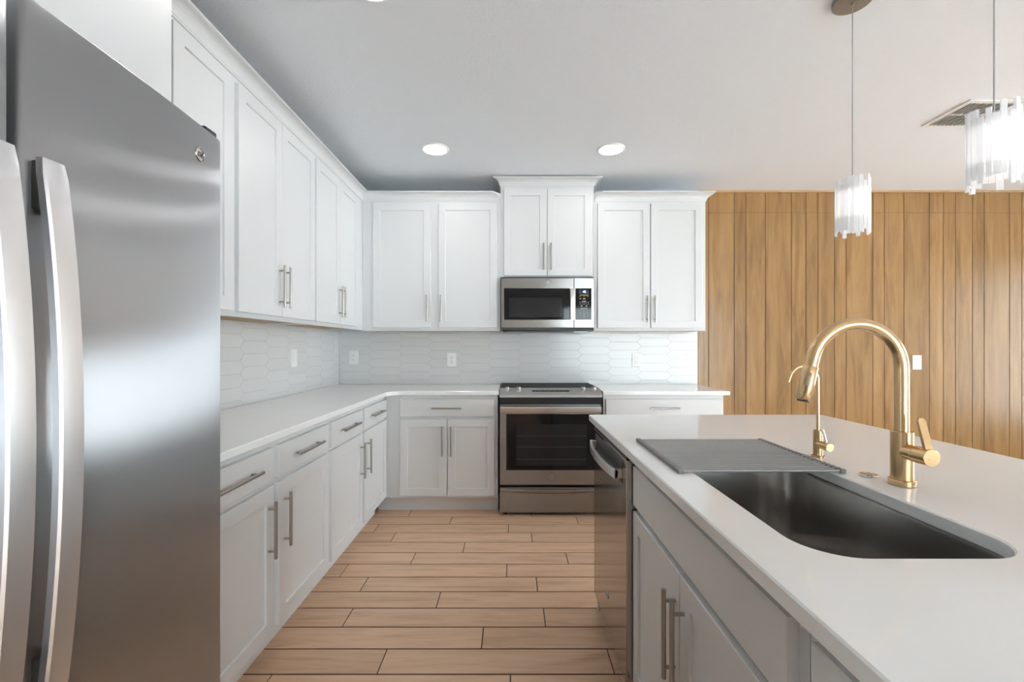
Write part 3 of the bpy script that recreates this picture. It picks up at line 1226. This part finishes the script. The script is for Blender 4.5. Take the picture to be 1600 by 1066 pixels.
    for x in (x0 + .04, x1 - .04):
        for y in (3.36, 3.88):
            MB().cyl((x, y, 0), (x, y, .032), .016, 16).build('foot', 'black', t)


M['steel_handle_r'] = brushed('satin_steel_bar', (0.60, 0.57, 0.55), 0.25, (1, 60, 60), 6, 0.012, 0.6, rot=0.25)
rng()


# ------------------------------------------------------------------ microwave
def microwave():
    yf = 3.560
    sc = lambda px: (px - 800) / 198.0
    sz = lambda py: CAM_Z + (541 - py) / 198.0
    x0, x1 = sc(783.0), sc(928.4)
    zt, zb = 1.7955, sz(512.2)
    t = thing('microwave', 'stainless steel over-the-range microwave with black door window', 'microwave', (.28, 3.7, 1.37))
    mb = MB()
    mb.box(x0, x1, yf + .018, YB - .009, 1.372, zt - .002, .002, 1)
    mb.build('body', 'dark_grey', t)
    ux = MB()
    ux.box(x0 + .01, x1 - .01, yf + .03, YB - .05, 1.360, 1.374, .004, 1)
    ub = ux.build('underside_vent', 'black', t)
    mb = MB()
    for cx_ in (x0 + .10, x1 - .10):
        mb.box(cx_ - .055, cx_ + .055, yf + .035, yf + .12, 1.356, 1.3605, .001, 1)
    mb.build('vent_filter', 'steel', ub)
    xs = sc(896.9)
    d = MB().box(x0, xs - .0008, yf, yf + .0185, zb, sz(434.8), .003, 2).build('door', 'steel_range', t)
    p = MB().box(xs + .0008, x1, yf, yf + .0185, zb, sz(434.8), .003, 2).build('control_side', 'steel_range', t)
    MB().box(sc(787.6), sc(890.2), yf - .0012, yf + .001, sz(499.8), sz(450.6), .001, 1).build('door_glass', 'glass_black', d)
    MB().box(sc(795.5), sc(878.4), yf - .0017, yf - .0011, sz(495.4), sz(465.2)).build('mesh_window', 'glass_grey', d)
    mb = MB()
    rings = []
    for k in range(17):
        z = sz(499.5) + (sz(451.5) - sz(499.5)) * k / 16
        u = (k - 8) / 8
        yo = yf - .030 + .012 * u * u
        a, b = sc(890.8), sc(896.6)
        rings.append([(a, yo + .010, z), (a, yo + .002, z), (a + .003, yo, z), (b - .003, yo, z), (b, yo + .002, z), (b, yo + .010, z)])
    mb.loft(rings)
    for zz in (sz(494), sz(457)):
        mb.box(sc(891.5), sc(896.0), yf - .022, yf + .001, zz - .008, zz + .008)
    mb.build('handle', 'steel_handle_r', d, smooth=True, angle=30)
    k_ = MB().box(sc(899.0), sc(924.2), yf - .0012, yf + .001, sz(499.8), sz(450.6), .001, 1).build('control_panel', 'glass_black', p)
    dp = MB().box(sc(905.2), sc(919.8), yf - .0020, yf - .001, sz(459.8), sz(452.6)).build('display', 'display', k_)
    text_part('clock_digits', '45', .026, ((sc(913.0)), yf - .0024, sz(456.2)), (math.pi / 2, 0, 0), 'led_blue', k_)
    # keypad print
    mb = MB()
    ks = lambda qx, qy: ((sc(770 + qx / 9.412)), sz(420 + qy / 9.412))

    def dash(qx, qy, w_, h_=9):
        x, z = ks(qx, qy)
        mb.box(x - w_ / 2 / 9.412 / 198, x + w_ / 2 / 9.412 / 198, yf - .0018, yf - .001, z - h_ / 2 / 9.412 / 198, z + h_ / 2 / 9.412 / 198)
    for qx, qy, w_ in ((1287, 441, 26), (1342, 441, 36), (1342, 478, 60), (1342, 585, 100)):
        dash(qx, qy, w_)
    for qx in (1283, 1312, 1342, 1372, 1403):
        dash(qx, 493, 10)
        dash(qx, 519, 10)
    for qx in (1303, 1378):
        dash(qx, 549, 20, 14)
    mb.build('keypad_print', 'key', k_)
    mb = MB()
    for qx, qy, w_ in ((1342, 388, 120), (1287, 406, 26), (1342, 406, 30), (1395, 406, 26)):
        dash(qx, qy, w_, 6)
    mb.build('keypad_amber_print', 'key_amber', k_)
    for i, ch in enumerate('123456789'):
        x, z = ks(1288 + 54 * (i % 3), 607 + 35 * (i // 3))
        text_part('keypad_digit', ch, .013, (x, yf - .0018, z), (math.pi / 2, 0, 0), 'key', k_, .0002)
    x, z = ks(1342, 711)
    text_part('keypad_digit', '0', .013, (x, yf - .0018, z), (math.pi / 2, 0, 0), 'key', k_, .0002)
    badge(d, (sc(856.6), yf - .0005, sz(441.4)), .0135, (0, -1, 0), mats=('chrome', 'dark_grey'))


microwave()


# ------------------------------------------------------------------ dishwasher
def dishwasher():
    y0, y1 = 1.490, 2.080
    xf = .378
    t = thing('dishwasher', 'stainless steel dishwasher with a curved bar handle in the near side of the island', 'dishwasher', (.7, 1.785, 0))
    MB().box(.425, .99, y0 + .005, y1 - .005, .10, .868).build('tub', 'dark_grey', t)
    MB().box(.455, .475, y0 + .003, y1 - .003, .0, .10).build('toe_kick', 'dark_grey', t)
    d = MB().box(xf, .424, y0, y1, .112, .868, .004, 2).build('door', 'steel_dw', t)
    MB().box(xf - .0012, xf + .004, y0 + .055, y1 - .055, .775, .852, .001, 1).build('handle_pocket', 'dark_grey', d)
    MB().box(xf + .001, .424, y0 + .004, y1 - .004, .868, .877, .001, 1).build('control_strip', 'black', d)
    mb = MB()
    rings = []
    ya, yb = y0 + .055, y1 - .045
    for k in range(33):
        y = ya + (yb - ya) * k / 32
        u = (k - 16) / 16
        xo = .330 + .021 * abs(u) ** 2.2
        rings.append([(xo + .011, y, .790), (xo + .002, y, .789), (xo, y, .792), (xo - .0005, y, .806), (xo, y, .820), (xo + .002, y, .823), (xo + .011, y, .822)])
    mb.loft(rings)
    for yy in (ya, yb - .022):
        mb.box(.3515, xf + .001, yy, yy + .022, .7905, .8215, .002, 1)
    mb.build('handle', 'bar_steel', d, smooth=True, angle=30)
    badge(d, (xf - .0005, 1.787, .259), .0135, (-1, 0, 0), mats=('nickel', 'dark_grey'))


M['steel_dw'] = brushed('brushed_steel_dishwasher', (0.40, 0.375, 0.355), 0.13, (1, 1, 60), 8, 0.01, 0.5)
dishwasher()


# ------------------------------------------------------------------ outlets and switches
def plate(kind, mp, u, z, label, w_=.080, h_=.120):
    t = thing('wall_outlet' if kind == 'outlet' else 'light_switch', label, 'outlet' if kind == 'outlet' else 'switch', mp(u, 0, z))
    MB().box(u - w_ / 2, u + w_ / 2, -.0005, .006, z - h_ / 2, z + h_ / 2, .002, 2, mp=mp).build('cover_plate', 'white_plastic', t)
    MB().box(u - .0175, u + .0175, .005, .0085, z - .034, z + .034, .0008, 1, mp=mp).build('receptacle' if kind == 'outlet' else 'rocker', 'white_plastic', t)
    if kind == 'outlet':
        mb = MB()
        for s in (-1, 1):
            zc = z + s * .018
            for du, hh in ((-.0065, .008), (.0055, .006)):
                mb.box(u + du - .0011, u + du + .0011, .008, .0088, zc - hh / 2 + .002, zc + hh / 2 + .002, mp=mp)
            mb.cyl((u, .0078, zc - .008), (u, .0088, zc - .008), .0024, 10, mp=mp)
        mb.build('socket_slots', 'slot', t)


mT = lambda u, d, z: (u, YB - .0074 - d, z)
mTL = lambda u, d, z: (XL + .0074 + d, u, z)
mP = lambda u, d, z: (u, YB - .006 - d, z)
k1 = lambda px: (px - 800) / 179.6
k2 = lambda py: CAM_Z + (541 - py) / 179.6
plate('outlet', mT, k1(552.2), k2(558.6), 'white outlet on the tile backsplash in the inner corner, left of the others')
plate('outlet', mT, k1(705.7), k2(562.2), 'white outlet on the tile backsplash between the inner corner and the range')
plate('outlet', mT, k1(995), k2(562.4), 'white outlet on the tile backsplash right of the range')
plate('switch', mTL, 3.112, k2(556) , 'white switch on the left wall tile backsplash above the counter', .085, .122)
plate('switch', mP, (1432.5 - 800) / 179.3, CAM_Z - 25.5 / 179.3, 'white light switch on the wood paneled wall behind the faucet', .078, .125)


# ------------------------------------------------------------------ ceiling things
def can_light(x, y, label):
    t = thing('recessed_light', label, 'light', (x, y, ZC), 'recessed ceiling lights')
    mb = MB()
    N = 40
    prof = [(.078, -.004), (.080, -.008), (.088, -.009), (.094, -.005), (.0955, 0)]
    mb.loft([[(x + r * math.cos(2 * math.pi * k / N), y + r * math.sin(2 * math.pi * k / N), ZC + z) for k in range(N)] for r, z in prof], cap=(False, False))
    mb.build('trim_ring', 'white_plastic', t, smooth=True)
    MB().cyl((x, y, ZC - .0065), (x, y, ZC - .002), .079, 40).build('diffuser', 'lamp', t)


can_light(-.527, 3.10, 'round recessed ceiling light above the corner, left of the microwave')
can_light(.680, 3.10, 'round recessed ceiling light right of the microwave')
can_light(-.530, 1.680, 'round recessed ceiling light cut off by the top edge of the picture')

# air vent
vx0, vx1, vy0, vy1 = 2.514, 2.835, 2.475, 2.775
t = thing('ceiling_vent', 'white louvred air vent in the ceiling behind the nearer pendant', 'vent', ((vx0 + vx1) / 2, (vy0 + vy1) / 2, ZC))
MB().box(vx0 + .01, vx1 - .01, vy0 + .01, vy1 - .01, ZC - .002, ZC - .0003).build('cavity', 'vent_dark', t)
mb = MB()
fw = .030
mb.box(vx0, vx0 + fw, vy0, vy1, ZC - .008, ZC - .0003, .002, 1)
mb.box(vx1 - fw, vx1, vy0, vy1, ZC - .008, ZC - .0003, .002, 1)
mb.box(vx0 + fw, vx1 - fw, vy0, vy0 + fw, ZC - .008, ZC - .0003, .002, 1)
mb.box(vx0 + fw, vx1 - fw, vy1 - .02, vy1, ZC - .008, ZC - .0003, .002, 1)
mb.box(vx0 + fw, vx1 - fw, (vy0 + vy1) / 2 - .003, (vy0 + vy1) / 2 + .006, ZC - .010, ZC - .001)
mb.build('frame', 'vent', t)
for k in range(11):
    xc = vx0 + fw + .010 + (vx1 - vx0 - 2 * fw - .020) * k / 10
    mb = MB()
    for ya, yb in ((vy0 + fw, (vy0 + vy1) / 2 - .003), ((vy0 + vy1) / 2 + .006, vy1 - .02)):
        mb.loft([[(xc - .007, y, ZC - .012), (xc + .003, y, ZC - .003), (xc + .004, y, ZC - .004), (xc - .006, y, ZC - .013)] for y in (ya, yb)])
    mb.build('louvre', 'vent', t)


def pendant(x, y, label):
    t = thing('pendant_light', label, 'pendant light', (x, y, ZC), 'pendant lights over the island')
    MB().cyl((x, y, ZC - .020), (x, y, ZC - .0005), .067, 48, .002).build('canopy', 'bronze', t, smooth=True)
    zt, zb = 1.885, 1.695
    MB().cyl((x, y, ZC - .030), (x, y, ZC - .019), .006, 14).build('cord_grip', 'nickel', t, smooth=True)
    MB().cyl((x, y, zt - .03), (x, y, ZC - .029), .0020, 8).build('cord', 'cord', t, smooth=True)
    # ring the rods hang from and a socket
    mb = MB()
    N = 36
    R = .050
    for z in (zt - .030, zb + .045):
        mb.tube([(x + (R - .004) * math.cos(2 * math.pi * k / N), y + (R - .004) * math.sin(2 * math.pi * k / N), z) for k in range(N + 1)], .0025, 8)
    for a in (0, 90):
        c, s = math.cos(math.radians(a)), math.sin(math.radians(a))
        mb.cyl((x - R * c, y - R * s, zt - .030), (x + R * c, y + R * s, zt - .030), .0025, 8)
    mb.build('ring_frame', 'white_plastic', t, smooth=True)
    mb = MB()
    mb.cyl((x, y, zt - .085), (x, y, zt - .026), .017, 24, .002)
    mb.build('lamp_socket', 'white_plastic', t, smooth=True)
    MB().cyl((x, y, zb + .045), (x, y, zt - .036), .043, 28, .002).build('inner_diffuser', 'bulb', t, smooth=True)
    rnd = random.Random(int(y * 100))
    n = 22
    mb = MB()
    for k in range(n):
        a = 2 * math.pi * (k + rnd.uniform(-.15, .15)) / n
        hw = rnd.uniform(.0055, .0078)
        th = .0035
        top = zt + rnd.uniform(-.018, .022)
        bot = zb + rnd.uniform(-.020, .016)
        rr = R + rnd.uniform(-.001, .004)
        u = Vector((math.cos(a), math.sin(a), 0))
        v = Vector((-math.sin(a), math.cos(a), 0))
        c = Vector((x, y, 0)) + u * rr
        mb = MB()
        q = [c + v * hw + u * th, c - v * hw + u * th, c - v * hw - u * th, c + v * hw - u * th]
        mb.loft([[(p.x, p.y, bot) for p in q], [(p.x, p.y, top) for p in q]])
        mb.build('shade_rod', 'selenite', t)
    return t


pendant(1.326, 1.757, 'white rod pendant light farther from the viewer, its round canopy at the top edge')
pendant(1.326, 1.241, 'white rod pendant light at the right edge, larger looking and nearer the viewer')
